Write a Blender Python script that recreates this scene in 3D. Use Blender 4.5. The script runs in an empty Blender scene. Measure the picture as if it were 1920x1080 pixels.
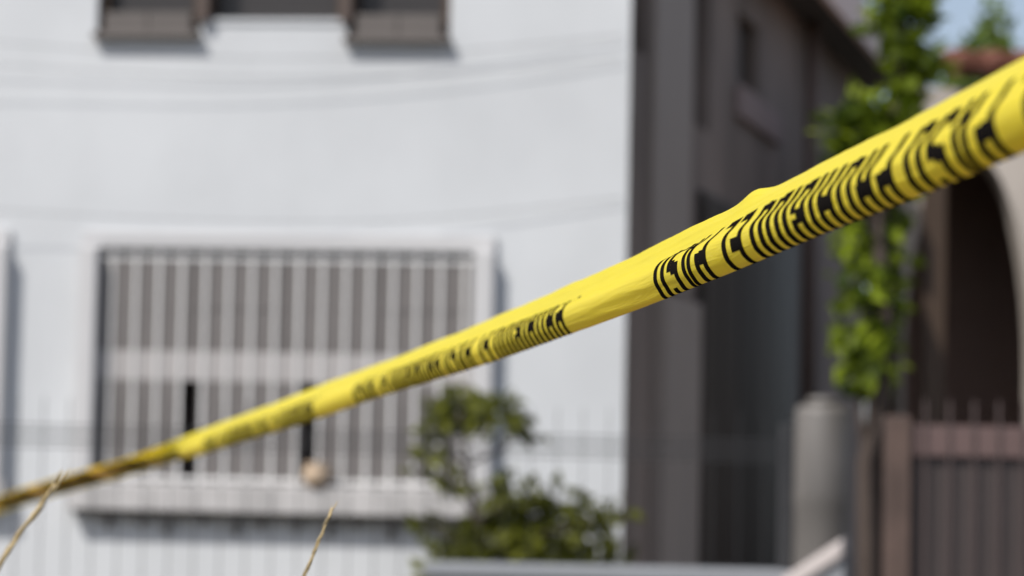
import bpy, math, random
from mathutils import Vector, Matrix

random.seed(7)
scene = bpy.context.scene
COL = scene.collection
R = math.radians

# ------------------------------------------------------------------ camera, sky, sun, exposure
CAM_Z = 1.15
LENS, SENSOR = 89.0, 36.0
FPX = 1920 * LENS / SENSOR                       # focal length in photo pixels
PITCH, ROLL = R(3.74), R(1.2)
cam_data = bpy.data.cameras.new("camera")
cam = bpy.data.objects.new("camera", cam_data)
COL.objects.link(cam)
cam_data.lens, cam_data.sensor_width = LENS, SENSOR
cam_data.clip_start, cam_data.clip_end = 0.05, 3000
CAM_ROT = Matrix.Rotation(R(90) + PITCH, 3, 'X') @ Matrix.Rotation(ROLL, 3, 'Z')
cam.location = (0, 0, CAM_Z)
cam.rotation_euler = CAM_ROT.to_euler()
cam_data.dof.use_dof = True
cam_data.dof.focus_distance = 1.95
cam_data.dof.aperture_fstop = 6.5
cam_data.dof.aperture_blades = 0
scene.camera = cam

SUN_EL = R(50)
SUN_H = Vector((-0.69, -0.724, 0)).normalized()     # horizontal direction towards the sun
SUN_DIR = SUN_H * math.cos(SUN_EL) + Vector((0, 0, math.sin(SUN_EL)))
world = bpy.data.worlds.new("World")
scene.world = world
world.use_nodes = True
wn = world.node_tree
wn.nodes.clear()
sky = wn.nodes.new("ShaderNodeTexSky")
sky.sky_type = 'NISHITA'
sky.sun_disc = False
sky.sun_elevation = SUN_EL
sky.sun_rotation = math.atan2(SUN_H.x, SUN_H.y)
sky.dust_density = 2.5
sky.ozone_density = 2.2
bg = wn.nodes.new("ShaderNodeBackground")
bg.inputs["Strength"].default_value = 0.135
wo = wn.nodes.new("ShaderNodeOutputWorld")
# thin high cloud over the blue
wtc = wn.nodes.new("ShaderNodeTexCoord")
wnz = wn.nodes.new("ShaderNodeTexNoise")
wnz.inputs["Scale"].default_value = 3.2
wnz.inputs["Detail"].default_value = 5
wrm = wn.nodes.new("ShaderNodeMapRange")
wrm.inputs[1].default_value, wrm.inputs[2].default_value = 0.35, 0.75
wrm.inputs[3].default_value, wrm.inputs[4].default_value = 0.15, 0.75
wmx = wn.nodes.new("ShaderNodeMix")
wmx.data_type = 'RGBA'
wmx.inputs[7].default_value = (4.6, 4.9, 5.5, 1)
wn.links.new(wtc.outputs["Generated"], wnz.inputs["Vector"])
wn.links.new(wnz.outputs["Fac"], wrm.inputs[0])
wn.links.new(wrm.outputs[0], wmx.inputs[0])
wn.links.new(sky.outputs[0], wmx.inputs[6])
wn.links.new(wmx.outputs[2], bg.inputs[0])
wn.links.new(bg.outputs[0], wo.inputs[0])
sun_data = bpy.data.lights.new("sun", 'SUN')
sun_data.energy = 4.3
sun_data.angle = R(0.53)
sun_data.color = (1.0, 0.965, 0.91)
sun = bpy.data.objects.new("sun", sun_data)
sun.rotation_euler = SUN_DIR.to_track_quat('Z', 'Y').to_euler()
sun.location = SUN_DIR * 40
COL.objects.link(sun)

scene.view_settings.view_transform = 'Standard'
scene.view_settings.look = 'None'
scene.view_settings.gamma = 1.0
scene.view_settings.exposure = 0.0
scene.render.engine = 'CYCLES'
scene.cycles.use_denoising = True
scene.cycles.max_bounces = 8


# ------------------------------------------------------------------ helpers
def ray(x, y):
    """direction of the sight line through photo pixel x, y, with unit depth along the optical axis"""
    return CAM_ROT @ Vector(((x - 960) / FPX, (540 - y) / FPX, -1.0))


CAM_P = Vector((0, 0, CAM_Z))
RIGHT, UP = CAM_ROT @ Vector((1, 0, 0)), CAM_ROT @ Vector((0, 1, 0))


def at(x, y, d):
    return CAM_P + ray(x, y) * d


def on_plane(x, y, p, n):
    r = ray(x, y)
    return CAM_P + r * ((p - CAM_P).dot(n) / r.dot(n))


class Frame:
    """an upright wall frame: a along the wall, n out of it, z up"""
    def __init__(self, origin, along, out):
        self.o, self.a, self.n = Vector(origin), Vector(along).normalized(), Vector(out).normalized()

    def __call__(self, a, n, z):
        return self.o + self.a * a + self.n * n + Vector((0, 0, z))

    def px(self, x, y, n=0.0):
        p = on_plane(x, y, self.o + self.n * n, self.n) - self.o
        return p.dot(self.a), p.z


def tag(o, label=None, cat=None, group=None, kind=None):
    for k, v in (("label", label), ("category", cat), ("group", group), ("kind", kind)):
        if v:
            o[k] = v
    return o


def empty(name, loc, label, cat, group=None):
    o = bpy.data.objects.new(name, None)
    o.empty_display_size = 0.1
    o.location = loc
    COL.objects.link(o)
    return tag(o, label, cat, group)


def world_loc(o):
    p = Vector((0, 0, 0))
    while o is not None:
        p += o.location
        o = o.parent
    return p


class MB:
    def __init__(self):
        self.v, self.f = [], []

    def quad(self, *pts):
        i = len(self.v)
        self.v += [Vector(p) for p in pts]
        self.f.append(tuple(range(i, i + len(pts))))
        return self

    def hexa(self, p):
        """p: 8 points, bottom ring 0-3 then top ring 4-7"""
        i = len(self.v)
        self.v += [Vector(q) for q in p]
        for f in ((3, 2, 1, 0), (4, 5, 6, 7), (0, 1, 5, 4), (1, 2, 6, 5), (2, 3, 7, 6), (3, 0, 4, 7)):
            self.f.append(tuple(i + k for k in f))
        return self

    def box(self, fr, a0, a1, n0, n1, z0, z1):
        return self.hexa([fr(a0, n0, z0), fr(a1, n0, z0), fr(a1, n1, z0), fr(a0, n1, z0),
                          fr(a0, n0, z1), fr(a1, n0, z1), fr(a1, n1, z1), fr(a0, n1, z1)])

    def tube(self, pts, radii, seg=8, caps=True):
        pts = [Vector(p) for p in pts]
        if not isinstance(radii, (list, tuple)):
            radii = [radii] * len(pts)
        base = len(self.v)
        ref = None
        for i, p in enumerate(pts):
            t = (pts[min(i + 1, len(pts) - 1)] - pts[max(i - 1, 0)]).normalized()
            if ref is None:
                ref = t.orthogonal().normalized()
            e1 = (ref - t * ref.dot(t)).normalized()
            ref = e1
            e2 = t.cross(e1)
            for k in range(seg):
                a = 2 * math.pi * k / seg
                self.v.append(p + (e1 * math.cos(a) + e2 * math.sin(a)) * radii[i])
        for i in range(len(pts) - 1):
            for k in range(seg):
                a, b = base + i * seg + k, base + i * seg + (k + 1) % seg
                self.f.append((a, b, b + seg, a + seg))
        if caps:
            self.f.append(tuple(base + k for k in reversed(range(seg))))
            e = base + (len(pts) - 1) * seg
            self.f.append(tuple(e + k for k in range(seg)))
        return self

    def lathe(self, c, prof, seg=20):
        c = Vector(c)
        base = len(self.v)
        for r, z in prof:
            for k in range(seg):
                a = 2 * math.pi * k / seg
                self.v.append(c + Vector((r * math.cos(a), r * math.sin(a), z)))
        for i in range(len(prof) - 1):
            for k in range(seg):
                a, b = base + i * seg + k, base + i * seg + (k + 1) % seg
                self.f.append((a, b, b + seg, a + seg))
        return self

    def build(self, name, mat, parent=None, smooth=False, bevel=0.0):
        off = world_loc(parent) if parent is not None else Vector((0, 0, 0))
        me = bpy.data.meshes.new(name)
        me.from_pydata([tuple(p - off) for p in self.v], [], self.f)
        me.update()
        if smooth:
            me.polygons.foreach_set("use_smooth", [True] * len(me.polygons))
        me.materials.append(mat)
        o = bpy.data.objects.new(name, me)
        COL.objects.link(o)
        if parent is not None:
            o.parent = parent
        if bevel:
            m = o.modifiers.new("bevel", 'BEVEL')
            m.width, m.segments, m.limit_method = bevel, 2, 'ANGLE'
        return o


def material(name, color, rough=0.7, vary=0.12, scale=3.0, bump=0.15, bscale=60.0, spec=0.5, metallic=0.0, stretch=(1, 1, 1)):
    m = bpy.data.materials.new(name)
    m.use_nodes = True
    nt = m.node_tree
    b = nt.nodes["Principled BSDF"]
    b.inputs["Roughness"].default_value = rough
    b.inputs["Metallic"].default_value = metallic
    b.inputs["Specular IOR Level"].default_value = spec
    tc = nt.nodes.new("ShaderNodeTexCoord")
    mp = nt.nodes.new("ShaderNodeMapping")
    mp.inputs["Scale"].default_value = stretch
    nt.links.new(tc.outputs["Object"], mp.inputs[0])
    nz = nt.nodes.new("ShaderNodeTexNoise")
    nz.inputs["Scale"].default_value = scale
    nz.inputs["Detail"].default_value = 6
    nz.inputs["Roughness"].default_value = 0.6
    nt.links.new(mp.outputs[0], nz.inputs["Vector"])
    mix = nt.nodes.new("ShaderNodeMix")
    mix.data_type = 'RGBA'
    mix.inputs[6].default_value = (*[c * (1 - vary) for c in color], 1)
    mix.inputs[7].default_value = (*[min(1, c * (1 + vary)) for c in color], 1)
    nt.links.new(nz.outputs["Fac"], mix.inputs[0])
    nt.links.new(mix.outputs[2], b.inputs["Base Color"])
    if bump:
        n2 = nt.nodes.new("ShaderNodeTexNoise")
        n2.inputs["Scale"].default_value = bscale
        n2.inputs["Detail"].default_value = 4
        nt.links.new(mp.outputs[0], n2.inputs["Vector"])
        bp = nt.nodes.new("ShaderNodeBump")
        bp.inputs["Strength"].default_value = bump
        bp.inputs["Distance"].default_value = 0.01
        nt.links.new(n2.outputs["Fac"], bp.inputs["Height"])
        nt.links.new(bp.outputs[0], b.inputs["Normal"])
    return m


def streaks(m, amount, scale, stretch):
    """rain streaks and weathering: slow upright variation over the base colour"""
    nt = m.node_tree
    b = nt.nodes["Principled BSDF"]
    src = b.inputs["Base Color"].links[0].from_socket
    tc = nt.nodes.new("ShaderNodeTexCoord")
    mp = nt.nodes.new("ShaderNodeMapping")
    mp.inputs["Scale"].default_value = stretch
    nz = nt.nodes.new("ShaderNodeTexNoise")
    nz.inputs["Scale"].default_value = scale
    nz.inputs["Detail"].default_value = 5
    nt.links.new(tc.outputs["Object"], mp.inputs[0])
    nt.links.new(mp.outputs[0], nz.inputs["Vector"])
    mr = nt.nodes.new("ShaderNodeMapRange")
    mr.inputs[1].default_value, mr.inputs[2].default_value = 0.35, 0.65
    mr.inputs[3].default_value, mr.inputs[4].default_value = 1 - amount, 1 + amount * 0.4
    nt.links.new(nz.outputs["Fac"], mr.inputs[0])
    mx = nt.nodes.new("ShaderNodeVectorMath")
    mx.operation = 'SCALE'
    nt.links.new(src, mx.inputs[0])
    nt.links.new(mr.outputs[0], mx.inputs["Scale"])
    nt.links.new(mx.outputs[0], b.inputs["Base Color"])


def leaf_material(name, dark, light, trans=0.35):
    m = bpy.data.materials.new(name)
    m.use_nodes = True
    nt = m.node_tree
    b = nt.nodes["Principled BSDF"]
    out = nt.nodes["Material Output"]
    g = nt.nodes.new("ShaderNodeNewGeometry")
    ramp = nt.nodes.new("ShaderNodeMix")
    ramp.data_type = 'RGBA'
    ramp.inputs[6].default_value = (*dark, 1)
    ramp.inputs[7].default_value = (*light, 1)
    pw = nt.nodes.new("ShaderNodeMath")
    pw.operation = 'POWER'
    pw.inputs[1].default_value = 1.8
    nt.links.new(g.outputs["Random Per Island"], pw.inputs[0])
    nt.links.new(pw.outputs[0], ramp.inputs[0])
    nt.links.new(ramp.outputs[2], b.inputs["Base Color"])
    b.inputs["Roughness"].default_value = 0.5
    b.inputs["Specular IOR Level"].default_value = 0.25
    tr = nt.nodes.new("ShaderNodeBsdfTranslucent")
    nt.links.new(ramp.outputs[2], tr.inputs[0])
    mx = nt.nodes.new("ShaderNodeMixShader")
    mx.inputs[0].default_value = trans
    nt.links.new(b.outputs[0], mx.inputs[1])
    nt.links.new(tr.outputs[0], mx.inputs[2])
    nt.links.new(mx.outputs[0], out.inputs["Surface"])
    return m


M = {
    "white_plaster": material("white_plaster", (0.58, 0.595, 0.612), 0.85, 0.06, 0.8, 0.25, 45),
    "trim": material("trim", (0.53, 0.525, 0.53), 0.7, 0.05, 4, 0.1),
    "sill": material("sill", (0.47, 0.455, 0.45), 0.8, 0.08, 5, 0.15),
    "white_metal": material("white_metal", (0.70, 0.69, 0.68), 0.45, 0.06, 8, 0.05),
    "pane": material("pane", (0.155, 0.142, 0.137), 0.4, 0.14, 2.5, 0.03),
    "mullion": material("mullion", (0.37, 0.35, 0.345), 0.5, 0.06, 5, 0.05),
    "dark_room": material("dark_room", (0.09, 0.068, 0.062), 0.9, 0.2, 3, 0),
    "dark_pane": material("dark_pane", (0.035, 0.031, 0.03), 0.35, 0.15, 3, 0.0),
    "brown_panel": material("brown_panel", (0.115, 0.10, 0.092), 0.6, 0.15, 4, 0.1),
    "brown_wood": material("brown_wood", (0.17, 0.115, 0.09), 0.6, 0.25, 6, 0.15, 30, stretch=(1, 1, 0.1)),
    "dark_wood": material("dark_wood", (0.055, 0.032, 0.018), 0.6, 0.25, 6, 0.15, 30, stretch=(1, 1, 0.1)),
    "sill_shade_stub": material("sill_shade_stub", (0.2, 0.2, 0.21), 0.6, 0.2, 6, 0.1),
    "umber": material("umber", (0.085, 0.06, 0.05), 0.6, 0.2, 6, 0.1),
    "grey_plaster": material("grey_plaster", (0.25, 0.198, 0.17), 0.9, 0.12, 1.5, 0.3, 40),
    "pale_grey": material("pale_grey", (0.32, 0.272, 0.24), 0.85, 0.1, 2, 0.25, 40),
    "mauve_plaster": material("mauve_plaster", (0.28, 0.212, 0.198), 0.9, 0.1, 2, 0.2, 40),
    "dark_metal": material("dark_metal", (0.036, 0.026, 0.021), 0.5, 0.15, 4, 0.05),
    "fence_metal": material("fence_metal", (0.03, 0.03, 0.032), 0.5, 0.2, 10, 0.05),
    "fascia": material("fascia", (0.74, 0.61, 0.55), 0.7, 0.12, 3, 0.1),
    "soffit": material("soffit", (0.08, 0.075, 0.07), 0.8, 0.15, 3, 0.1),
    "roofing": material("roofing", (0.2, 0.19, 0.18), 0.9, 0.15, 3, 0.2),
    "concrete": material("concrete", (0.24, 0.25, 0.265), 0.9, 0.12, 3, 0.4, 50),
    "paving": material("paving", (0.16, 0.155, 0.15), 0.9, 0.15, 3, 0.4, 50),
    "coping": material("coping", (0.48, 0.43, 0.41), 0.85, 0.1, 4, 0.3),
    "tank": material("tank", (0.15, 0.138, 0.128), 0.5, 0.08, 3, 0.05),  # pale grey darkened in the base colour to stand in for shade
    "pink_metal": material("pink_metal", (0.125, 0.08, 0.074), 0.6, 0.15, 8, 0.1),  # pinkish rail paint, shade over the gate put into the colour
    "brown_post": material("brown_post", (0.095, 0.062, 0.05), 0.8, 0.25, 7, 0.3, 40),  # brown post, darkened in colour as if a tree shaded it
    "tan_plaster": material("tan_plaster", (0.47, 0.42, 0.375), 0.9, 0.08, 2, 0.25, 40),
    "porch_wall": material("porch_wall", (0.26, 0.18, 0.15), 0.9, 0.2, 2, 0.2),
    "clay": material("clay", (0.50, 0.38, 0.27), 0.8, 0.12, 8, 0.1),
    "tile": material("tile", (0.17, 0.062, 0.038), 0.8, 0.3, 5, 0.2),
    "shaded_brown_metal": material("shaded_brown_metal", (0.085, 0.06, 0.056), 0.6, 0.2, 6, 0.1),  # picket brown with the gate's shade painted in
    "sheet": material("sheet", (0.05, 0.038, 0.036), 0.6, 0.2, 4, 0.1),  # backing sheet, its dark base colour includes the shade on the gate
    "bark": material("bark", (0.075, 0.055, 0.045), 0.95, 0.35, 9, 0.6, 40, stretch=(1, 1, 0.25)),
    "cable": material("cable", (0.04, 0.04, 0.042), 0.6, 0.1, 5, 0),
    "soil": material("soil", (0.10, 0.085, 0.062), 0.95, 0.3, 0.8, 0.5, 25),
    "asphalt": material("asphalt", (0.06, 0.06, 0.062), 0.9, 0.2, 2, 0.4, 120),
    "straw": material("straw", (0.46, 0.36, 0.2), 0.8, 0.4, 160, 0.2, 400),
    "leaf": leaf_material("leaf", (0.03, 0.055, 0.003), (0.38, 0.48, 0.03), 0.5),
    "bush_leaf": leaf_material("bush_leaf", (0.05, 0.056, 0.009), (0.23, 0.245, 0.03), 0.4),
    "far_leaf": leaf_material("far_leaf", (0.10, 0.16, 0.03), (0.26, 0.34, 0.06), 0.4),
}


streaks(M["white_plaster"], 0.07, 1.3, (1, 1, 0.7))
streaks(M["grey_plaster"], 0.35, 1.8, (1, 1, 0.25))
streaks(M["dark_metal"], 0.4, 2.5, (1, 1, 0.2))
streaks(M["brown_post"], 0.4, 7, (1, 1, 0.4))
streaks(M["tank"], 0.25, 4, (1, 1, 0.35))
streaks(M["tan_plaster"], 0.2, 2, (1, 1, 0.4))
streaks(M["sill"], 0.25, 6, (1, 1, 0.4))


# tape: thin glossy plastic film, light comes through it a little
def film(name, color, rough, trans, tcol):
    m = bpy.data.materials.new(name)
    m.use_nodes = True
    nt = m.node_tree
    b = nt.nodes["Principled BSDF"]
    out = nt.nodes["Material Output"]
    b.inputs["Base Color"].default_value = (*color, 1)
    b.inputs["Roughness"].default_value = rough
    tc = nt.nodes.new("ShaderNodeTexCoord")
    nz = nt.nodes.new("ShaderNodeTexNoise")
    nz.inputs["Scale"].default_value = 90
    nz.inputs["Detail"].default_value = 3
    mp = nt.nodes.new("ShaderNodeMapping")
    mp.inputs["Scale"].default_value = (9, 14, 1)
    nt.links.new(tc.outputs["UV" if trans else "Object"], mp.inputs[0])
    nt.links.new(mp.outputs[0], nz.inputs["Vector"])
    nz.inputs["Scale"].default_value = 1.0 if trans else 60
    nz.inputs["Detail"].default_value = 7
    nz.inputs["Distortion"].default_value = 0.6
    bp = nt.nodes.new("ShaderNodeBump")
    bp.inputs["Strength"].default_value = 0.9 if trans else 0.05
    bp.inputs["Distance"].default_value = 0.0016
    nt.links.new(nz.outputs["Fac"], bp.inputs["Height"])
    nt.links.new(bp.outputs[0], b.inputs["Normal"])
    if trans:
        tr = nt.nodes.new("ShaderNodeBsdfTranslucent")
        tr.inputs[0].default_value = (*tcol, 1)
        mx = nt.nodes.new("ShaderNodeMixShader")
        mx.inputs[0].default_value = trans
        nt.links.new(b.outputs[0], mx.inputs[1])
        nt.links.new(tr.outputs[0], mx.inputs[2])
        nt.links.new(mx.outputs[0], out.inputs["Surface"])
    return m


M["film"] = film("yellow_film", (0.98, 0.825, 0.03), 0.36, 0.34, (0.95, 0.66, 0.002))
M["ink"] = INK = film("black_ink", (0.006, 0.004, 0.003), 0.2, 0, None)

nt_ = INK.node_tree
df_, gl_, mx_ = nt_.nodes.new("ShaderNodeBsdfDiffuse"), nt_.nodes.new("ShaderNodeBsdfGlossy"), nt_.nodes.new("ShaderNodeMixShader")
df_.inputs[0].default_value = (0.007, 0.005, 0.004, 1)
gl_.inputs["Roughness"].default_value = 0.25
mx_.inputs[0].default_value = 0.014
nt_.links.new(df_.outputs[0], mx_.inputs[1])
nt_.links.new(gl_.outputs[0], mx_.inputs[2])
nt_.links.new(mx_.outputs[0], nt_.nodes["Material Output"].inputs["Surface"])
M["film"].node_tree.nodes["Principled BSDF"].inputs["Specular IOR Level"].default_value = 0.42
M["film"].node_tree.nodes["Principled BSDF"].inputs["IOR"].default_value = 1.4

# ------------------------------------------------------------------ ground, road
g = MB().quad((-400, -60, 0), (400, -60, 0), (400, 900, 0), (-400, 900, 0))
tag(g.build("ground", M["soil"]), kind="structure")
g = MB().quad((-60, 3.2, 0.004), (60, 3.2, 0.004), (60, 9.2, 0.004), (-60, 9.2, 0.004))
tag(g.build("road", M["asphalt"]), kind="structure")
XY = Frame((0, 0, 0), (1, 0, 0), (0, 1, 0))
g = MB().box(XY, -60, 60, 9.2, 11.2, 0, 0.13)
tag(g.build("pavement", M["paving"], bevel=0.015), kind="structure")

# ------------------------------------------------------------------ white house
corner = on_plane(1174, 540, Vector((0, 14, 0)), Vector((0, 1, 0)))
corner.z = 0
FYAW, SYAW = R(6), R(15.8)
FA = Frame(corner, (math.cos(FYAW), -math.sin(FYAW), 0), (-math.sin(FYAW), -math.cos(FYAW), 0))
SD = Frame(corner, (math.sin(SYAW), math.cos(SYAW), 0), (math.cos(SYAW), -math.sin(SYAW), 0))
EAVE = 4.57
house = empty("white_house", corner, "white plastered two storey house with barred windows and a shaded grey side wall", "house")


def wall_with_openings(fr, a0, a1, z0, z1, holes, depth):
    """front face of a wall with reveals round its openings"""
    mb = MB()
    As = sorted({a0, a1, *[h[0] for h in holes], *[h[1] for h in holes]})
    Zs = sorted({z0, z1, *[h[2] for h in holes], *[h[3] for h in holes]})
    for i in range(len(As) - 1):
        for j in range(len(Zs) - 1):
            ca, cz = (As[i] + As[i + 1]) / 2, (Zs[j] + Zs[j + 1]) / 2
            if any(h[0] < ca < h[1] and h[2] < cz < h[3] for h in holes):
                continue
            mb.quad(fr(As[i], 0, Zs[j]), fr(As[i + 1], 0, Zs[j]), fr(As[i + 1], 0, Zs[j + 1]), fr(As[i], 0, Zs[j + 1]))
    for h in holes:
        c = [(h[0], h[2]), (h[1], h[2]), (h[1], h[3]), (h[0], h[3])]
        for k in range(4):
            p, q = c[k], c[(k + 1) % 4]
            mb.quad(fr(p[0], 0, p[1]), fr(p[0], -depth, p[1]), fr(q[0], -depth, q[1]), fr(q[0], 0, q[1]))
    return mb


def span(fr, x0, x1, y0, y1, n=0.0):
    """photo rectangle -> a0, a1, z0, z1 on the wall plane"""
    xm, ym = (x0 + x1) / 2, (y0 + y1) / 2
    return fr.px(x0, ym, n)[0], fr.px(x1, ym, n)[0], fr.px(xm, y1, n)[1], fr.px(xm, y0, n)[1]


# openings of the street front
GW = span(FA, 183, 888, 470, 912)
LW_w = GW[1] - GW[0]
lx = FA.px(-22, 700)[0]
LWIN = (lx - LW_w, lx, GW[2], GW[3])
UL = span(FA, 186, 380, -260, 63)
UC = span(FA, 384, 650, -260, 36)
UR = span(FA, 654, 847, -260, 71)
top_z = UL[3]
UL, UC, UR = [(u[0], u[1], u[2], top_z) for u in (UL, UC, UR)]
wall_with_openings(FA, -11, 0, 0, 5.3, [GW, LWIN, UL, UC, UR], 0.16).build("front_wall", M["white_plaster"], house)


def grille_window(o, n_bars, gaps):
    a0, a1, z0, z1 = o
    tr = 0.105
    win = MB()
    # projecting surround: butted pieces
    win.box(FA, a0 - 0.10, a0, 0, tr, z0, z1)
    win.box(FA, a1, a1 + 0.11, 0, tr, z0, z1)
    win.box(FA, a0 - 0.10, a1 + 0.11, 0, 0.035, z1, z1 + 0.095)
    win = win.build("window", M["trim"], house, bevel=0.006)
    s = MB().box(FA, a0 - 0.13, a1 + 0.14, 0, 0.125, z0 - 0.15, z0)
    s.build("sill", M["sill"], win, bevel=0.008)
    MB().box(FA, a0 - 0.08, a1 + 0.08, 0.0, 0.105, z0 - 0.175, z0 - 0.1505).build("sill_shade_strip", M["dark_metal"], win)  # added dark strip that deepens the shadow band under the sill
    for k in range(12):  # added stubs imitating the jagged bar shadows below the sill
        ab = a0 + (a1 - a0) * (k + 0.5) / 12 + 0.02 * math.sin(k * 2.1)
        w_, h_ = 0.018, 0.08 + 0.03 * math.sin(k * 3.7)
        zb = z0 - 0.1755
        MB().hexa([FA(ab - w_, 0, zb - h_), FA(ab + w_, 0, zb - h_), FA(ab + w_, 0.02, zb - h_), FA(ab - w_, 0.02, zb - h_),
                   FA(ab - w_, 0, zb), FA(ab + w_, 0, zb), FA(ab + w_, 0.09, zb), FA(ab - w_, 0.09, zb)]).build("sill_shade_stub", M["sill_shade_stub"], win)
    # inside
    zt0, zt1 = z0 + (z1 - z0) * 0.44, z0 + (z1 - z0) * 0.565
    MB().box(FA, a0, a1, -0.155, -0.0015, zt0, zt1).build("transom", M["mullion"], win, bevel=0.004)
    for k in range(4):
        w = (a1 - a0) / 4
        MB().box(FA, a0 + k * w + 0.003, a0 + (k + 1) * w - 0.003, -0.15, -0.004 - 0.004 * (k % 2), zt1 + 0.002, z1 - 0.002).build("pane", M["pane"], win, bevel=0.004)
    MB().box(FA, a0, a1, -0.0038, -0.0022, zt1 + 0.245, zt1 + 0.268).build("glazing_bar", M["pane"], win)
    edges = [a0] + [e for gp in gaps for e in gp] + [a1]
    for k in range(0, len(edges), 2):
        MB().box(FA, edges[k] + 0.003, edges[k + 1], -0.15, -0.004, z0 + 0.002, zt0 - 0.002).build("pane", M["pane"], win, bevel=0.004)
    room = MB()
    room.quad(FA(a0, -0.32, z0), FA(a1, -0.32, z0), FA(a1, -0.32, z1), FA(a0, -0.32, z1))
    for (p, q) in (((a0, z0), (a1, z0)), ((a1, z0), (a1, z1)), ((a1, z1), (a0, z1)), ((a0, z1), (a0, z0))):
        room.quad(FA(p[0], -0.16, p[1]), FA(p[0], -0.32, p[1]), FA(q[0], -0.32, q[1]), FA(q[0], -0.16, q[1]))
    room.build("interior", M["dark_room"], win)
    # iron bars in front
    gr = bpy.data.objects.new("grille", None)
    COL.objects.link(gr)
    gr.parent = house
    for zr in (z0 + 0.03, z1 - 0.05):
        MB().box(FA, a0, a1, -0.001, -0.0003, zr - 0.012, zr + 0.012).build("rail", M["white_metal"], gr)
    proto = None
    for k in range(n_bars):
        a = a0 + (a1 - a0) * (k + 0.55) / n_bars
        if proto is None:
            proto = MB().box(FA, a - 0.0095, a + 0.0095, 0.0, 0.009, z0, z1).build("bar", M["white_metal"], gr)
            p0 = a
        else:
            b = proto.copy()
            COL.objects.link(b)
            b.parent = gr
            b.location = FA.a * (a - p0)
    return win


g1 = [FA.px(336, 810)[0], FA.px(368, 810)[0]]
g2 = [FA.px(560, 820)[0], FA.px(592, 820)[0]]
grille_window(GW, 16, [g1, g2])
grille_window(LWIN, 16, [])

for (o, low) in ((UL, 0.12), (UC, 0.0), (UR, 0.13)):
    a0, a1, z0, z1 = o
    fr_ = MB()
    fr_.box(FA, a0, a0 + 0.05, -0.14, -0.05, z0, z1)
    fr_.box(FA, a1 - 0.05, a1, -0.14, -0.05, z0, z1)
    fr_.box(FA, a0 + 0.05, a1 - 0.05, -0.14, -0.05, z1 - 0.05, z1)
    win = fr_.build("window", M["dark_wood"], house, bevel=0.004)
    if low:
        w = (a1 - a0 - 0.1) / 2
        for k in range(2):
            MB().box(FA, a0 + 0.052 + k * w, a0 + 0.048 + (k + 1) * w, -0.13, 0.02 if k else 0.022, z0 + 0.001, z0 + low).build("panel", M["brown_panel"], win, bevel=0.004)
        s = MB().box(FA, a0 - 0.01, a1 + 0.01, 0, 0.07, z0 - 0.035, z0)
    else:
        s = MB().box(FA, a0 - 0.02, a1 + 0.02, 0, 0.012, z0 - 0.03, z0)
    s.build("sill", M["brown_panel"] if low else M["white_plaster"], win, bevel=0.005)
    MB().box(FA, a0 + 0.05, a1 - 0.05, -0.158, -0.135, z0 + low, z1 - 0.05).build("pane", M["dark_pane"], win)
for x in (385, 652):
    a = FA.px(x, 20)[0]
    MB().box(FA, a - 0.03, a + 0.03, 0.0, 0.06, UC[2] - 0.02, top_z).build("mullion", M["umber"], house, bevel=0.004)

# parapet cap, roof and eave along the side
MB().box(FA, -11, 0.0, -0.3, 0.06, 5.302, 5.42).build("parapet_cap", M["trim"], house, bevel=0.01)
SLEN = 9.6
holes = [span(SD, 1188, 1214, -160, 100), span(SD, 1383, 1422, 35, 165), span(SD, 1296, 1332, -60, 240)]
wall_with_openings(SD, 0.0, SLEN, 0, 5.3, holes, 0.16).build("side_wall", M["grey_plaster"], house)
for h in holes:
    MB().box(SD, h[0], h[1], -0.15, -0.10, h[2], h[3]).build("side_window", M["dark_pane"], house)
q = span(SD, 1376, 1455, 188, 245)
MB().box(SD, q[0], q[1], 0.0, 0.05, q[2], q[3]).build("wall_panel", M["mauve_plaster"], house, bevel=0.01)
q = span(SD, 1218, 1284, 560, 1000)
MB().box(SD, q[0], q[1], 0.0, 0.10, 0, q[3]).build("pilaster", M["pale_grey"], house, bevel=0.01)
q = span(SD, 1218, 1288, -140, 545)
MB().box(SD, q[0], q[1], 0.0, 0.04, q[2], q[3]).build("wall_panel", M["pale_grey"], house, bevel=0.01)
q = span(SD, 1492, 1520, 200, 300)
MB().tube([SD(q[0] + 0.2, 0.09, 0.1), SD(q[0] + 0.2, 0.09, EAVE - 0.01)], 0.055, 10).build("downpipe", M["brown_wood"], house, smooth=True)
q = span(SD, 1300, 1478, 400, 1040)
dr = MB().box(SD, q[0], q[1], 0.0, 0.05, 0.02, q[3]).build("garage_door", M["dark_metal"], house, bevel=0.01)
for k in range(6):
    w = (q[1] - q[0]) / 6
    MB().box(SD, q[0] + k * w + 0.02, q[0] + (k + 1) * w - 0.02, 0.05, 0.065, 0.08, q[3] - 0.06).build("panel", M["dark_metal"], dr, bevel=0.004)
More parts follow.
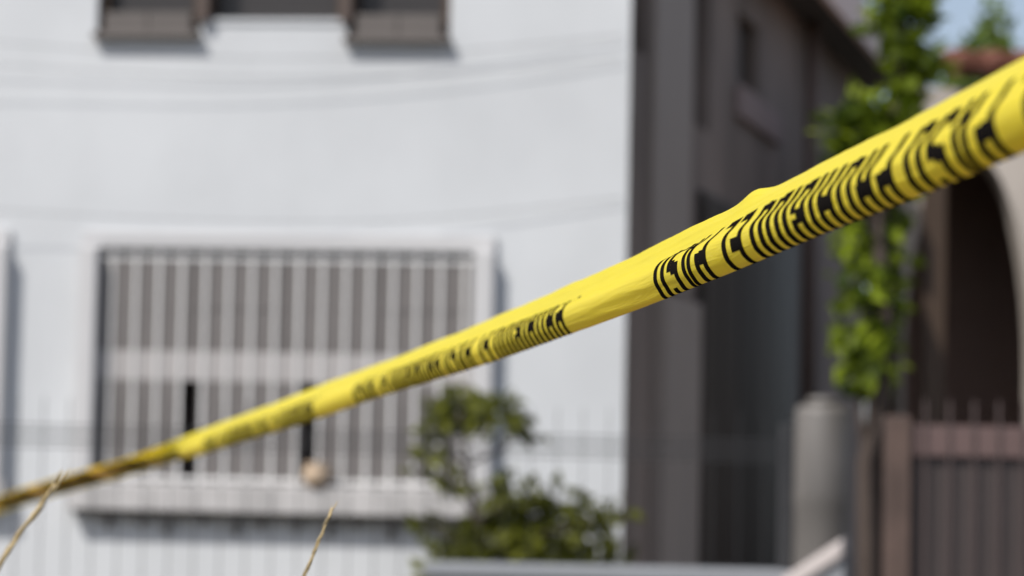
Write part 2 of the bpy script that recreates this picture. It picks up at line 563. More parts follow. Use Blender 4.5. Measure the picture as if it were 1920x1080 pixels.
# eave
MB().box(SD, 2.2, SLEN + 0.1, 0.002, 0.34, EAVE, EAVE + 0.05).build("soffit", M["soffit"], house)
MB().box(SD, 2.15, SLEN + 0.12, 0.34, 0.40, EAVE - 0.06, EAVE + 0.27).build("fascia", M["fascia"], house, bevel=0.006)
rf = MB()
rf.hexa([SD(0, -0.02, 5.28), SD(SLEN, -0.02, 5.28), SD(SLEN, -10, 5.28), SD(0, -10, 5.28),
         SD(0, -0.02, 5.31), SD(SLEN, -0.02, 5.31), SD(SLEN, -10, 5.31), SD(0, -10, 5.31)])
rf.build("roof", M["roofing"], house)
MB().box(SD, 2.15, SLEN + 0.1, 0.0, 0.36, EAVE + 0.052, EAVE + 0.12).build("eave_roof", M["roofing"], house)
MB().quad(SD(SLEN, 0, 0), SD(SLEN, -10, 0), SD(SLEN, -10, 5.3), SD(SLEN, 0, 5.3)).build("rear_wall", M["grey_plaster"], house)

# clay pot on the sill
a, z = FA.px(592, 935, 0.10)
pot_c = FA(a, 0.098, GW[2] + 0.0005)
pot = empty("clay_pot", pot_c, "small tan round clay pot on the sill of the barred window", "pot")
MB().lathe(pot_c, [(0.0, 0), (0.045, 0), (0.068, 0.03), (0.078, 0.07), (0.068, 0.105), (0.055, 0.115)], 20).build("body", M["clay"], pot, smooth=True)
MB().lathe(pot_c, [(0.055, 0.1155), (0.064, 0.118), (0.064, 0.135), (0.05, 0.135), (0.045, 0.10), (0.0, 0.10)], 20).build("rim", M["clay"], pot, smooth=True)

# cables strung along the house front
for (pts, lab) in (
        ([(-260, 60), (0, 80), (420, 108), (800, 100), (1165, 66)], "thin dark cable sagging just below the upper windows, highest of the three"),
        ([(-260, 105), (0, 122), (420, 145), (800, 140), (1165, 108)], "thin dark cable across the blank white wall, middle of the three"),
        ([(-260, 380), (0, 395), (420, 415), (760, 412), (1165, 372)], "thin dark cable running just above the barred lower window")):
    w = []
    for i in range(len(pts) - 1):
        p0, p1, p2, p3 = pts[max(i - 1, 0)], pts[i], pts[i + 1], pts[min(i + 2, len(pts) - 1)]
        for k in range(8):
            t = k / 8
            def cr(a, b, c, d):
                return 0.5 * ((2 * b) + (c - a) * t + (2 * a - 5 * b + 4 * c - d) * t * t + (-a + 3 * b - 3 * c + d) * t ** 3)
            w.append((cr(p0[0], p1[0], p2[0], p3[0]), cr(p0[1], p1[1], p2[1], p3[1])))
    w.append(pts[-1])
    P = []
    for i, (x, y) in enumerate(w):
        f = i / (len(w) - 1)
        n = 0.14 * (1 - f) + 0.03
        a, z = FA.px(x, y, n)
        P.append(FA(a, n, z))
    c = MB().tube(P, 0.002, 6).build("power_cable", M["cable"], smooth=True)
    tag(c, lab, "cable", "cables along the house front")

# ------------------------------------------------------------------ front fence on its low wall
FD = 11.6
FF = Frame((0, FD, 0), (math.cos(R(2)), -math.sin(R(2)), 0), (-math.sin(R(2)), -math.cos(R(2)), 0))
wz = FF.px(1150, 1062)[1]
x_end = FF.px(1485, 1000)[0]
x_start = FF.px(-420, 1000)[0]
lw = empty("low_wall", FF(0, 0, 0), "low concrete wall with flat grey top below the dark metal fence", "wall")
x_step, wlow = FF.px(815, 1062)[0], wz - 0.22
MB().box(FF, x_start, x_step - 0.002, -0.10, 0.10, 0, wlow - 0.06).build("wall_body", M["concrete"], lw, bevel=0.01)
MB().box(FF, x_start, x_step - 0.042, -0.14, 0.14, wlow - 0.06, wlow).build("coping", M["concrete"], lw, bevel=0.012)
MB().box(FF, x_step, x_end, -0.10, 0.10, 0, wz - 0.06).build("wall_body", M["concrete"], lw, bevel=0.01)
MB().box(FF, x_step - 0.04, x_end, -0.14, 0.14, wz - 0.06, wz).build("coping", M["concrete"], lw, bevel=0.012)
rail_z = FF.px(620, 828)[1]
fence = empty("metal_fence", FF(0, 0, wz), "dark grey metal fence of thin upright bars with one broad rail before the white house", "fence")
for dz in (-0.045, -0.015, 0.015, 0.045):
    MB().box(FF, x_start, x_end, -0.02, 0.02, rail_z + dz - 0.0038, rail_z + dz + 0.0038).build("rail", M["fence_metal"], fence)
protos, a = {}, x_start + 0.05
while a < x_end:
    zb = (wlow if a < x_step - 0.045 else wz) + 0.001
    if zb not in protos:
        mb = MB().box(FF, a - 0.0022, a + 0.0022, 0.0205, 0.0249, zb, rail_z + 0.16)
        i = len(mb.v)
        mb.v += [FF(a, 0.0227, rail_z + 0.19)]
        mb.f += [(4, 5, i), (5, 6, i), (6, 7, i), (7, 4, i)]
        protos[zb] = (mb.build("picket", M["fence_metal"], fence), a)
    else:
        b = protos[zb][0].copy()
        COL.objects.link(b)
        b.parent = fence
        b.location = FF.a * (a - protos[zb][1])
    a += 0.118
TIE = at(-85, 980, 11.45)
tie_a = (TIE - FF.o).dot(FF.a)
for a in (tie_a, x_end - 0.03):
    MB().box(FF, a - 0.03, a + 0.03, -0.033, 0.033 - 0.014, (wlow if a < x_step else wz) + 0.001, rail_z + 0.12).build("post", M["fence_metal"], fence, bevel=0.004)

# pale sloping coping slab and tank beside the gate post
p0, p1 = at(1470, 1082, 11.3), at(1586, 1006, 11.2)
d = (p1 - p0)
slab = MB()
nb = Vector((-0.2, -0.98, 0)).normalized() * 0.16
th = Vector((0, 0, 0.09))
slab.hexa([p0 - nb - th, p1 - nb - th, p1 + nb - th, p0 + nb - th, p0 - nb, p1 - nb, p1 + nb, p0 + nb])
sroot = empty("sloped_kerb", (p0.x, p0.y, 0), "pale pinkish sloping slab rising beside the brown gate post", "slab")
slab.build("coping", M["coping"], sroot, bevel=0.02)
sup = MB()
sup.hexa([Vector((p.x, p.y, 0)) + s * nb * 0.8 for p, s in ((p0, -1), (p1, -1), (p1, 1), (p0, 1))] +
         [p + s * nb * 0.8 - th - Vector((0, 0, 0.002)) for p, s in ((p0, -1), (p1, -1), (p1, 1), (p0, 1))])
sup.build("base", M["concrete"], sroot)

tc_ = at(1540, 990, 13.2)
tz = at(1536, 748, 13.2).z
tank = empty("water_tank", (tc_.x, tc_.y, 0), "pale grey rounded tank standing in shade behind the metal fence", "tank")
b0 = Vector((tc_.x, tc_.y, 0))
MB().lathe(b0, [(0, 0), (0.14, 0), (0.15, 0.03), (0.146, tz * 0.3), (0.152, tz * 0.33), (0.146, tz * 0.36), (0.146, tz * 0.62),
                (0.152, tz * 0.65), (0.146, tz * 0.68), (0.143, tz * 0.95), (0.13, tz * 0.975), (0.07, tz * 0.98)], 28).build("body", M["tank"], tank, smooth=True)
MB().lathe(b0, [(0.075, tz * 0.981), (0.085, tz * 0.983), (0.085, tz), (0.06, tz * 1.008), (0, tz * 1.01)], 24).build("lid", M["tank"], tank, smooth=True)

# ------------------------------------------------------------------ brown gate fence at right
GF = Frame((0, 11.0, 0), (math.cos(R(3)), -math.sin(R(3)), 0), (-math.sin(R(3)), -math.cos(R(3)), 0))
ga = GF.px(1682, 900)[0]
gfence = empty("brown_fence", GF(ga, 0, 0), "brown metal picket fence with broad pinkish top rail and thick post", "fence")
ge = GF.px(2350, 900)[0]
zr1, zr0 = GF.px(1780, 798)[1], GF.px(1780, 856)[1]
w = 0.055
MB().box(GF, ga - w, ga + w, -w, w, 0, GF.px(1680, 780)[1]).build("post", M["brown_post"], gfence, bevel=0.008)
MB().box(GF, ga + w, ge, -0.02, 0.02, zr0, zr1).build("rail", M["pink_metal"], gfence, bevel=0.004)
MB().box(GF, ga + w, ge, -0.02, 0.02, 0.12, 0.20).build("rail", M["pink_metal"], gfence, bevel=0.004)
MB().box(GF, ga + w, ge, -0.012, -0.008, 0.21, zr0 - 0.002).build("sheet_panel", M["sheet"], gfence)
ztop = GF.px(1780, 752)[1]
proto, k = None, 0
a_ = GF.px(1732, 900)[0]
while a_ + k * 0.105 < ge:
    a = a_ + k * 0.105
    if proto is None:
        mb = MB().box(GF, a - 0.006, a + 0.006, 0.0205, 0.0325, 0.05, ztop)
        proto = mb.build("picket", M["shaded_brown_metal"], gfence, bevel=0.003)
    else:
        b = proto.copy()
        COL.objects.link(b)
        b.parent = gfence
        b.location = GF.a * (k * 0.105)
    k += 1

# ------------------------------------------------------------------ neighbour's house with arched porch and tiled roof
ND = 17.5
NF = Frame((0, ND, 0), (1, 0, 0), (0, -1, 0))
n0, _ = NF.px(1694, 300)
n1 = n0 + 6.5
wt = NF.px(1760, 165)[1]
nh = empty("tan_house", NF(n0, 0, 0), "tan plastered house with dark arched porch and red tiled roof behind the brown fence", "house")
ax0, ax1 = n0 + 0.02, NF.px(1936, 600)[0]
ac, ar = (ax0 + ax1) / 2, (ax1 - ax0) / 2
spring = NF.px(1800, 690)[1]
rise = NF.px(1800, 284)[1] - spring
mb = MB()
N_ARC = 28
T = 0.3
arc = [(ac - ar * math.cos(math.pi * k / N_ARC), spring + rise * math.sin(math.pi * k / N_ARC)) for k in range(N_ARC + 1)]
for n_ in (0, -T):
    mb.quad(NF(n0, n_, 0), NF(ax0, n_, 0), NF(ax0, n_, spring), NF(n0, n_, spring))
    mb.quad(NF(n0, n_, spring), NF(ax0, n_, spring), NF(ax0, n_, wt), NF(n0, n_, wt))
    mb.quad(NF(ax1, n_, 0), NF(n1, n_, 0), NF(n1, n_, wt), NF(ax1, n_, wt))
    for k in range(N_ARC):
        p, q = arc[k], arc[k + 1]
        mb.quad(NF(p[0], n_, p[1]), NF(q[0], n_, q[1]), NF(q[0], n_, wt), NF(p[0], n_, wt))
for k in range(N_ARC):
    p, q = arc[k], arc[k + 1]
    mb.quad(NF(p[0], 0, p[1]), NF(q[0], 0, q[1]), NF(q[0], -T, q[1]), NF(p[0], -T, p[1]))
mb.quad(NF(ax0, 0, 0), NF(ax0, 0, spring), NF(ax0, -T, spring), NF(ax0, -T, 0))
mb.quad(NF(ax1, 0, 0), NF(ax1, 0, spring), NF(ax1, -T, spring), NF(ax1, -T, 0))
mb.quad(NF(n0, 0, 0), NF(n0, -T, 0), NF(n0, -T, wt), NF(n0, 0, wt))
mb.build("porch_wall", M["tan_plaster"], nh)
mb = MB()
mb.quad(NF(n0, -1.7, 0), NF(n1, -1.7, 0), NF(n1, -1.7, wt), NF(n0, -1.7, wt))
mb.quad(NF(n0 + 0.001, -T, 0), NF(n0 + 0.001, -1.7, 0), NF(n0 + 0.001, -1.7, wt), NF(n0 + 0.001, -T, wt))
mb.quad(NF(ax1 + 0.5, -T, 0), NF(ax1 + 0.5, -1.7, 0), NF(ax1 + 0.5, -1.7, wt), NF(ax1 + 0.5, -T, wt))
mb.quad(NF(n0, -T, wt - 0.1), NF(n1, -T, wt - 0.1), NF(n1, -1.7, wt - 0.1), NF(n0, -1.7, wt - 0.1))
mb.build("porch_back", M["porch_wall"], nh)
cx = NF.px(1728, 600)[0] + 0.06
MB().box(NF, cx - 0.075, cx + 0.075, 0.03, 0.18, 0, NF.px(1728, 340)[1]).build("wooden_column", M["dark_wood"], nh, bevel=0.01)
# roof: slope rising away, covered with half-round tiles
sl = Vector((0, 0.97, 0.20)).normalized()
e0 = NF(NF.px(1778, 140)[0], 0.22, wt + 0.06)
rfm = MB()
a_dir = NF.a
u_ = a_dir.cross(sl).normalized()
L_ = n1 - n0 - 0.1
rfm.hexa([e0, e0 + a_dir * L_, e0 + a_dir * L_ + sl * 1.0, e0 + sl * 1.0,
          e0 + u_ * 0.05, e0 + a_dir * L_ + u_ * 0.05, e0 + a_dir * L_ + sl * 1.0 + u_ * 0.05, e0 + sl * 1.0 + u_ * 0.05])
roof = rfm.build("roof", M["tile"], nh)
proto = None
for i in range(26):
    for j in range(2):
        o_ = e0 + u_ * 0.055 + a_dir * (0.12 + i * 0.235) + sl * (-0.05 + j * 0.42)
        if proto is None:
            mb = MB()
            S_ = 6
            for end in (0, 1):
                for k in range(S_ + 1):
                    t = math.pi * k / S_
                    r_ = 0.105 - 0.015 * end
                    mb.v.append(o_ + sl * (0.46 * end) + a_dir * (r_ * math.cos(t)) + u_ * (r_ * math.sin(t) + 0.012 * (1 - end)))
            for k in range(S_):
                mb.f.append((k, k + 1, k + S_ + 2, k + S_ + 1))
            mb.f.append(tuple(range(S_, -1, -1)))
            proto = mb.build("tile", M["tile"], roof)
            o0 = o_.copy()
        else:
            b = proto.copy()
            COL.objects.link(b)
            b.parent = roof
            b.location = o_ - o0


# ------------------------------------------------------------------ vegetation
def leaves(mb, c, rad, n, size, rnd, flat=0.4):
    c = Vector(c)
    for _ in range(n):
        while True:
            p = Vector((rnd.uniform(-1, 1), rnd.uniform(-1, 1), rnd.uniform(-1, 1)))
            if 0.15 < p.length < 1:
                break
        p = Vector((p.x * rad[0], p.y * rad[1], p.z * rad[2])) + c
        nrm = Vector((rnd.gauss(0, 1), rnd.gauss(0, 1), rnd.gauss(flat, 1))).normalized()
        e = nrm.orthogonal().normalized()
        e = (Matrix.Rotation(rnd.uniform(0, 6.28), 3, nrm) @ e)
        f = nrm.cross(e)
        s = size * rnd.uniform(0.6, 1.25)
        w = s * 0.33
        dr = nrm * (-0.18 * s)
        i = len(mb.v)
        mb.v += [p, p + e * s * 0.45 + f * w, p + e * s + dr, p + e * s * 0.45 - f * w]
        mb.f += [(i, i + 1, i + 2), (i, i + 2, i + 3)]


def plant(name, base, clumps, d, size, dens, mat, label, cat, rnd, group=None, trunk_r=0.05, depth_r=None):
    """clumps: photo discs (x, y, rx, ry) taken at distance d, each a bundle of leaves on its own branch"""
    root = empty(name, base, label, cat, group)
    mb, st = MB(), MB()
    base = Vector(base)
    top = max((at(x, y, d) for x, y, _, _ in clumps), key=lambda p: p.z)
    n = 10
    spine = [base.lerp(top, k / n) + Vector((rnd.uniform(-.04, .04), rnd.uniform(-.04, .04), 0)) * (1 if 0 < k < n else 0) for k in range(n + 1)]
    st.tube(spine, [trunk_r * (1 - 0.75 * k / n) for k in range(n + 1)], 9)
    for x, y, rx, ry in clumps:
        c = at(x, y, d + rnd.uniform(-0.15, 0.15))
        s = d / FPX
        ra, rz = rx * s, ry * s
        vol = ra * ra * rz
        leaves(mb, c, (ra, depth_r or ra, rz), max(20, int(dens * 2.6 * vol ** 0.8)), size, rnd)
        j = min(range(n + 1), key=lambda k: abs(spine[k].z - (c.z - 0.3 * rz)) + 0.4 * (spine[k] - c).length)
        p = spine[max(1, j - 1)]
        st.tube([p, p.lerp(c, 0.55) + Vector((0, 0, -0.02)), c], [trunk_r * 0.4, trunk_r * 0.28, trunk_r * 0.12], 6)
    st.build("trunk", M["bark"], root, smooth=True)
    mb.build("crown", mat, root)
    return root


rnd = random.Random(3)
bd = 12.7
bb = at(930, 1080, bd)
bb.z = 0
plant("garden_shrub", bb, [(860, 770, 75, 42), (930, 775, 60, 40), (820, 800, 45, 34), (985, 808, 32, 18), (800, 870, 38, 34), (855, 905, 34, 22), (960, 925, 62, 42),
                           (1040, 960, 62, 50), (1110, 975, 52, 42), (1150, 960, 28, 26), (930, 1000, 85, 50), (1030, 1030, 100, 45), (870, 1040, 70, 45),
                           (1120, 1040, 60, 40), (800, 985, 34, 26), (980, 970, 70, 45), (900, 1030, 80, 45), (1000, 1055, 90, 45), (1130, 1070, 50, 40), (850, 1075, 50, 40), (900, 1090, 120, 50), (1060, 1100, 110, 50)],
      bd, 0.085, 3400, M["bush_leaf"], "dull green garden shrub with loose leafy tiers before the white wall", "shrub", rnd, None, 0.03)

td = 13.0
tb = at(1618, 1060, td)
tb.z = 0
cl = [(1690, -110, 80, 70), (1675, -40, 55, 60), (1690, -20, 70, 60), (1685, 30, 66, 60), (1720, 10, 45, 50), (1708, 95, 45, 45), (1700, 90, 52, 50), (1730, 125, 55, 28), (1705, 160, 45, 45), (1675, 205, 68, 55), (1610, 240, 66, 66), (1650, 285, 70, 55), (1680, 290, 60, 50),
      (1600, 330, 55, 60), (1650, 380, 60, 50), (1625, 450, 65, 55), (1665, 500, 40, 45), (1610, 530, 52, 50), (1660, 580, 40, 45), (1600, 620, 45, 45), (1640, 655, 50, 50),
      (1605, 700, 42, 45), (1640, 720, 30, 30)]
plant("columnar_tree", tb, cl, td, 0.115, 2500, M["leaf"], "tall narrow bright green leafy tree at the dark end of the white house", "tree", rnd, None, 0.06)
fd = 30.0
fb = at(1850, 400, fd)
fb.z = 0
plant("conifer_tree", fb, [(1862, 28, 26, 36), (1858, 65, 42, 36), (1848, 100, 62, 40), (1815, 125, 70, 30), (1880, 140, 60, 40), (1800, 160, 50, 30), (1850, 200, 80, 60), (1850, 280, 90, 60)],
      fd, 0.16, 900, M["far_leaf"], "distant pointed green tree top rising above the red tiled roof", "tree", rnd, None, 0.14)

# ------------------------------------------------------------------ dry grass stalks close to the camera
for (pts, d, rad, lab) in (
        ([(-60, 1200), (-25, 1105), (5, 1050), (48, 985), (80, 945), (104, 908)], 2.75, 0.0034, "dry straw coloured grass stalk crossing the far end of the yellow tape"),
        ([(535, 1200), (552, 1130), (570, 1080), (588, 1038), (606, 995), (624, 952)], 2.32, 0.0018, "dry straw coloured grass stalk with a pointed tip below the yellow tape")):
    b = at(pts[0][0] - 60, pts[0][1] + 60, d)
    b.z = 0
    root = empty("grass_stalk", b, lab, "grass stalk", "dry grass stalks by the camera")
    P = [at(x, y, d) for x, y in pts]
    path = [b, b.lerp(P[0], 0.5) + Vector((-0.01, 0, 0)), *P]
    n = len(path)
    MB().tube(path, [rad * (1.1 - 0.55 * k / (n - 1)) for k in range(n)], 7).build("stem", M["straw"], root, smooth=True)
    sp = MB()
    r2 = random.Random(int(d * 10))
    for k in range(36):
        t = (k + r2.random()) / 36
        seg = t * (len(P) - 1)
        i = min(int(seg), len(P) - 2)
        p = P[i].lerp(P[i + 1], seg - i)
        dirv = (P[i + 1] - P[i]).normalized()
        side = Vector((r2.gauss(0, 1), r2.gauss(0, 1), r2.gauss(0, 1)))
        side = (side - dirv * side.dot(dirv)).normalized()
        l = rad * r2.uniform(2.2, 4.2)
        o_ = p + side * rad * 0.6
        sp.tube([o_, o_ + dirv * l * 0.9 + side * rad * 0.35, o_ + dirv * l * 1.8 + side * rad * 0.5], [rad * 0.2, rad * 0.27, rad * 0.05], 5)
    sp.build("seed_husks", M["straw"], root, smooth=True)

# ------------------------------------------------------------------ the yellow tape
def inv_d(x):
    t = x - 1250
    return 0.5 + 4.3e-4 * t + 0.91e-7 * t * t


# where the tape's upper and lower outlines lie along its length
EDGES = [(-85, 964, 996), (0, 927, 961), (100, 896, 930), (220, 865, 900), (280, 846, 884), (350, 818, 855), (420, 790, 838), (500, 760, 816), (560, 738, 799), (620, 713, 777), (700, 686, 747),
         (800, 646, 718), (900, 605, 688), (1000, 562, 652), (1100, 519, 616), (1150, 496, 599), (1240, 451, 565), (1300, 421, 540), (1400, 374, 502), (1500, 323, 456),
         (1640, 252, 404), (1780, 177, 348), (1920, 105, 286)]


def gauss_line(tab, x, w=75.0):
    """local straight-line fit through a table, so that the outline stays smooth"""
    sw = sx = sy = sxx = sxy = 0
    for px_, py_ in tab:
        w_ = math.exp(-((px_ - x) / w) ** 2) + 1e-7
        sw += w_; sx += w_ * px_; sy += w_ * py_; sxx += w_ * px_ * px_; sxy += w_ * px_ * py_
    det = sw * sxx - sx * sx
    bq = (sw * sxy - sx * sy) / det
    return (sy - bq * sx) / sw + bq * x


# cross-sections in millimetres (right, up) keyed on v
VK = [-0.16, -0.08, 0.0, 0.12, 0.22, 0.30, 0.38, 0.48, 0.64, 0.78, 0.89, 1.0]
P_R = [(21, -12.5), (14.5, -17), (8.1, -22.6), (0.8, -18.1), (-2.5, -11.9), (-3.8, -5.2), (-2.5, -0.2), (1.4, 4.9), (7, 13.3), (13.5, 20.5), (20.5, 27), (29, 33)]
P_M = [(17, -15), (10, -20), (3.4, -25.3), (-2.9, -18.1), (-6.3, -9.7), (-5.5, -1.3), (-1.3, 4.6), (3.4, 7.4), (12.3, 11.9), (16.2, 19.5), (20.5, 27.5), (26, 34.5)]
P_L = [(15, -6), (9, -3.6), (2, -1), (-8, 2.8), (-14, 5.6), (-10, 6.5), (-3, 4), (5, 1), (13, -1.5), (6, 3.2), (-3, 6.6), (-11, 9.5)]


def spline(pts, v):
    i = 0
    while i < len(VK) - 2 and v > VK[i + 1]:
        i += 1
    t = (v - VK[i]) / (VK[i + 1] - VK[i])
    out = []
    for c in (0, 1):
        def sl_(k):
            k0, k1 = max(k - 1, 0), min(k + 1, len(VK) - 1)
            return (pts[k1][c] - pts[k0][c]) / (VK[k1] - VK[k0])
        h = VK[i + 1] - VK[i]
        a, b = pts[i][c], pts[i + 1][c]
        m0, m1 = sl_(i) * h, sl_(i + 1) * h
        out.append(a * (2 * t ** 3 - 3 * t * t + 1) + m0 * (t ** 3 - 2 * t * t + t) + b * (-2 * t ** 3 + 3 * t * t) + m1 * (t ** 3 - t * t))
    return out


def sstep(a, b, x):
    t = max(0.0, min(1.0, (x - a) / (b - a)))
    return t * t * (3 - 2 * t)


def section(x, v):
    m, f = sstep(1230, 1420, x), 1 - sstep(235, 400, x)
    a, b = spline(P_M, v), spline(P_R, v)
    p = [a[0] * (1 - m) + b[0] * m, a[1] * (1 - m) + b[1] * m]
    if f > 0:
        c = spline(P_L, v)
        p = [p[0] * (1 - f) + c[0] * f, p[1] * (1 - f) + c[1] * f]
    return p


CEN_T, SCL_T = [], []
for k, (x, yt, yb) in enumerate(EDGES):
    p, q = EDGES[max(k - 1, 0)], EDGES[min(k + 1, len(EDGES) - 1)]
    th = math.atan2((p[1] + p[2]) / 2 - (q[1] + q[2]) / 2, q[0] - p[0])
    qs = [-math.sin(th) * e[0] + math.cos(th) * e[1] for e in (section(x, -0.16 + 1.16 * j / 80) for j in range(81))]
    px_mm = FPX * inv_d(x) * 0.001
    sc = (yb - yt) * math.cos(th) / ((max(qs) - min(qs)) * px_mm)
    SCL_T.append((x, sc))
    CEN_T.append((x, yt + max(qs) * sc * px_mm / math.cos(th)))
    print("section", x, round(sc, 2))

# sample the axis
XS = []
x = -85.0
while x < 1920:
    XS.append(x)
    x += 2.0 / max(0.25, inv_d(x) * 2)
CENT = [at(x, gauss_line(CEN_T, x, 110), 1 / inv_d(x)) for x in XS]
tan = (CENT[-1] - CENT[-40]).normalized()
xe = XS[-1]
while CENT[-1].y > -0.6:
    CENT.append(CENT[-1] + tan * 0.004)
    xe += 2
    XS.append(min(xe, 2400))
ARC = [0.0]
for i in range(1, len(CENT)):
    ARC.append(ARC[-1] + (CENT[i] - CENT[i - 1]).length)


def idx_of_x(x):
    return min(range(len(XS)), key=lambda k: abs(XS[k] - x))


S0 = ARC[idx_of_x(1240)]


def wob(s, seed):
    return math.sin(s * 7.3 + seed) * 0.5 + math.sin(s * 17.1 + seed * 2.3) * 0.3 + math.sin(s * 41.0 + seed * 5.1) * 0.2


def surf(fi, v, lift=0.0):
    """point of the film at fractional axis index fi and width coordinate v"""
    i = min(int(fi), len(CENT) - 2)
    t = fi - i
    c = CENT[i].lerp(CENT[i + 1], t)
    x = XS[i] * (1 - t) + XS[i + 1] * t
    s = (ARC[i] * (1 - t) + ARC[i + 1] * t) - S0

    def sec(vv):
        return section(x, vv)
    px_, py_ = sec(v)
    qx, qy = sec(min(v + 0.01, 1.0))
    rx_, ry_ = sec(max(v - 0.01, -0.16))
    tx, ty = qx - rx_, qy - ry_
    ln = math.hypot(tx, ty) or 1
    nx, ny = -ty / ln, tx / ln                          # outward: to the left of the upward direction
    # long creases and slack in the film
    cre = 0.55 * wob(s, 1.0 + 3 * v) * sstep(0.35, 0.6, v) + 0.25 * wob(s * 1.7, 4.0)
    k = math.exp(-((v - 0.50 - 0.10 * math.exp(-((x - 1100) / 140.0) ** 2)) / 0.022) ** 2)
    cre -= 1.1 * k * math.exp(-((x - 1130) / 130.0) ** 2)                  # sharp fold above the plain stretch
    cre += 0.65 * math.sin(v * 53 + 2.6 * wob(s * 0.6, 2.0)) * (0.5 + 0.5 * math.sin(v * 17 + s * 3.1)) * sstep(0.5, 0.7, v) * math.exp(-((x - 1200) / 330.0) ** 2)
    cre += 0.35 * math.sin(v * 40 + 9 * s) * math.exp(-((v - 0.12) / 0.09) ** 2) * math.exp(-((x - 1150) / 110.0) ** 2)
    e = cre + lift * 1000
    # the edge bump
    bump = math.exp(-((x - 1345) / 24.0) ** 2) * sstep(0.8, 1.0, v)
    px_, py_ = px_ + nx * e - 1.6 * bump, py_ + ny * e + 4.2 * bump
    # ragged top edge
    py_ += sstep(0.9, 1.0, v) * (0.6 * wob(s * 2.2, 8.0) + 0.35 * wob(s * 6.3, 3.0) * wob(s * 1.1, 1.0))
    sc = gauss_line(SCL_T, min(x, 1930), 80)
    px_, py_ = px_ * sc, py_ * sc
    return c + (RIGHT * px_ + UP * py_) * 0.001


NV = 64
tape = empty("barricade_tape", CENT[0], "twisted yellow barricade tape printed with black lettering stretched across the whole view", "tape")
mb = MB()
for i in range(len(CENT)):
    for j in range(NV + 1):
        v = -0.16 + 1.16 * j / NV
        mb.v.append(surf(i, v))
for i in range(len(CENT) - 1):
    for j in range(NV):
        a = i * (NV + 1) + j
        mb.f.append((a, a + NV + 1, a + NV + 2, a + 1))
film_o = mb.build("film", M["film"], tape, smooth=True)
uvl = film_o.data.uv_layers.new(name="along")
for lp in film_o.data.loops:
    i, j = divmod(lp.vertex_index, NV + 1)
    uvl.data[lp.index].uv = (ARC[i], j / NV)

# block capitals as separate pieces that butt together: x0, x1 at the foot, x0, x1 at the head, y0, y1
TX, TY = 0.345, 0.15


def st(x, y0=0.0, y1=1.0, w=TX):
    return (x, x + w, x, x + w, y0, y1)


def hb(x0, x1, y):
    return (x0, x1, x0, x1, y, y + TY)


Rr = 1 - TX
GLYPH = {
    'P': [st(0), hb(TX, Rr, 1 - TY), hb(TX, Rr, 0.44), st(Rr, 0.46, 0.98)],
    'R': [st(0), hb(TX, Rr, 1 - TY), hb(TX, Rr, 0.46), st(Rr, 0.48, 0.98), (Rr, 1.0, Rr - 0.1, Rr + TX - 0.1, 0, 0.48)],
    'E': [st(0), hb(TX, 1, 0), hb(TX, 0.9, 0.44), hb(TX, 1, 1 - TY)],
    'C': [st(0, 0.03, 0.97), hb(TX, Rr, 0), hb(TX, Rr, 1 - TY), st(Rr, 0.03, 0.32), st(Rr, 0.68, 0.97)],
    'A': [(0, TX, 0.22, 0.5, 0, 1), (Rr, 1, 0.5, 0.78, 0, 1), (TX, Rr, 0.36, 0.64, 0.2, 0.34)],
    'U': [st(0, 0.03, 1), hb(TX, Rr, 0), st(Rr, 0.03, 1)],
    'I': [st(0.0)],
    'O': [st(0, 0.03, 0.97), hb(TX, Rr, 0), hb(TX, Rr, 1 - TY), st(Rr, 0.03, 0.97)],
    'N': [st(0), st(Rr), (Rr - 0.16, Rr, TX, TX + 0.16, 0.1, 0.9)],
    'H': [st(0), st(Rr), hb(TX, Rr, 0.43)],
    'B': [st(0), hb(TX, Rr, 0), hb(TX, Rr, 0.44), hb(TX, Rr, 1 - TY), st(Rr, 0.03, 0.48), st(Rr, 0.53, 0.97)],
    'D': [st(0), hb(TX, Rr, 0), hb(TX, Rr, 1 - TY), st(Rr, 0.05, 0.95)],
    'L': [st(0), hb(TX, 1, 0)],
    'S': [st(0, 0.46, 0.97), st(0, 0.03, 0.26), hb(TX, Rr, 0), hb(TX, Rr, 0.43), hb(TX, Rr, 1 - TY), st(Rr, 0.03, 0.54), st(Rr, 0.74, 0.97)],
}
TEXT = "PROHIBIDO EL PASO PROHIBIDO EL PASO"
LW_, GAP_, SPACE_ = 0.0335, 0.0088, 0.0135
adv = []
WORDS = [[]]
u = 0.0
for ch in TEXT:
    if ch == ' ':
        u += SPACE_
        WORDS.append([])
        continue
    wl = LW_ * (TX if ch == 'I' else 1.0)
    WORDS[-1].append((ch, u, LW_))
    u += wl + GAP_
PHRASE = u - GAP_
print('phrase', PHRASE)
PERIOD = 1.586
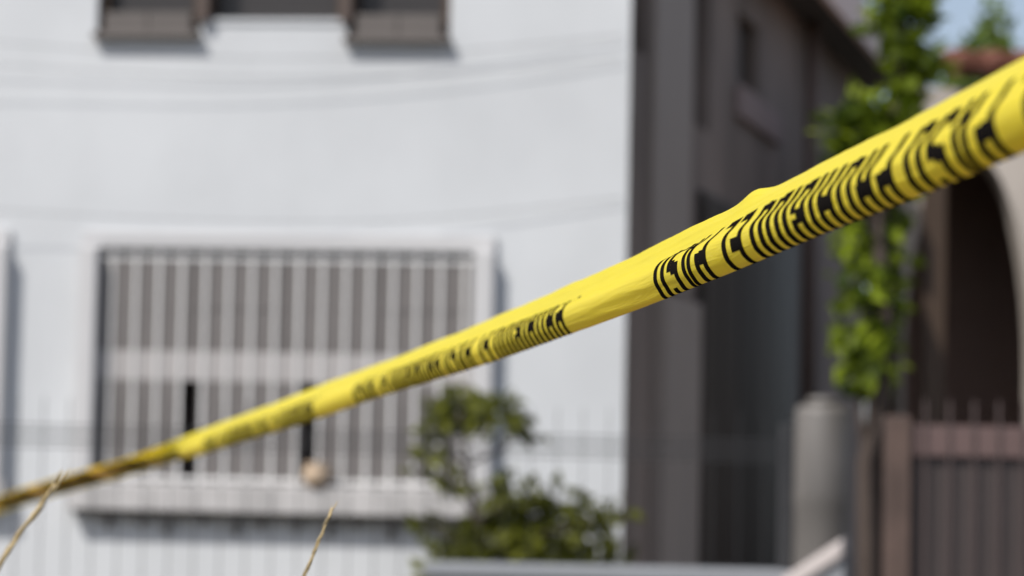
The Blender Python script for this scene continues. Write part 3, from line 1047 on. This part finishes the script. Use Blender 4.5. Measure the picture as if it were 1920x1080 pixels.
V_HEAD, V_FOOT = -0.125, 0.655                      # the print runs upside down: heads of the letters at the lower edge

import bisect


def fidx(s):
    s += S0
    i = bisect.bisect_right(ARC, s) - 1
    i = max(0, min(i, len(ARC) - 2))
    return i + (s - ARC[i]) / (ARC[i + 1] - ARC[i])


for ph in range(-10, 3):
  s_far = ph * PERIOD
  if s_far < -S0 + 0.3:
    continue
  for word in WORDS:
    mb = MB()
    for ch, u0, wl in word:
        for (xa, xb, xc, xd, y0, y1) in GLYPH[ch]:
            ny_ = max(2, int(round((y1 - y0) * 34)))
            nx_ = 2
            rows = []
            ok = True
            for j in range(ny_ + 1):
                ty = j / ny_
                yy = y0 + (y1 - y0) * ty
                lft, rgt = xa + (xc - xa) * ty, xb + (xd - xb) * ty
                row = []
                for k in range(nx_ + 1):
                    uu = u0 + wl * (lft + (rgt - lft) * k / nx_)
                    s = s_far + PHRASE - uu                # reading runs from the near end to the far end
                    if s > ARC[-1] - S0 - 0.01 or s < -S0 + 0.01:
                        ok = False
                        break
                    row.append(surf(fidx(s), V_FOOT + (V_HEAD - V_FOOT) * yy, 0.00018))
                if not ok:
                    break
                rows.append(row)
            if not ok:
                continue
            i = len(mb.v)
            for row in rows:
                mb.v += row
            w_ = nx_ + 1
            for j in range(ny_):
                for k in range(nx_):
                    a = i + j * w_ + k
                    mb.f.append((a, a + 1, a + w_ + 1, a + w_))
    if mb.v:
        mb.build("lettering", M["ink"], tape, smooth=True)

# knot round the fence post at the far end
kn = MB()
for r_, dz in ((0.0, 0.0), (0.004, 0.012), (0.002, -0.014)):
    cx_, cz_ = tie_a, CENT[0].z + dz
    h_, w_ = 0.034 + r_, 0.036 + r_
    loop = [FF(cx_ - w_, -h_, cz_), FF(cx_ + w_, -h_, cz_ + 0.004), FF(cx_ + w_, h_ + 0.01, cz_ - 0.003), FF(cx_ - w_, h_ + 0.01, cz_ + 0.002), FF(cx_ - w_, -h_, cz_)]
    kn.tube(loop, 0.008, 7)
kn.build("knot", M["film"], tape, smooth=True)
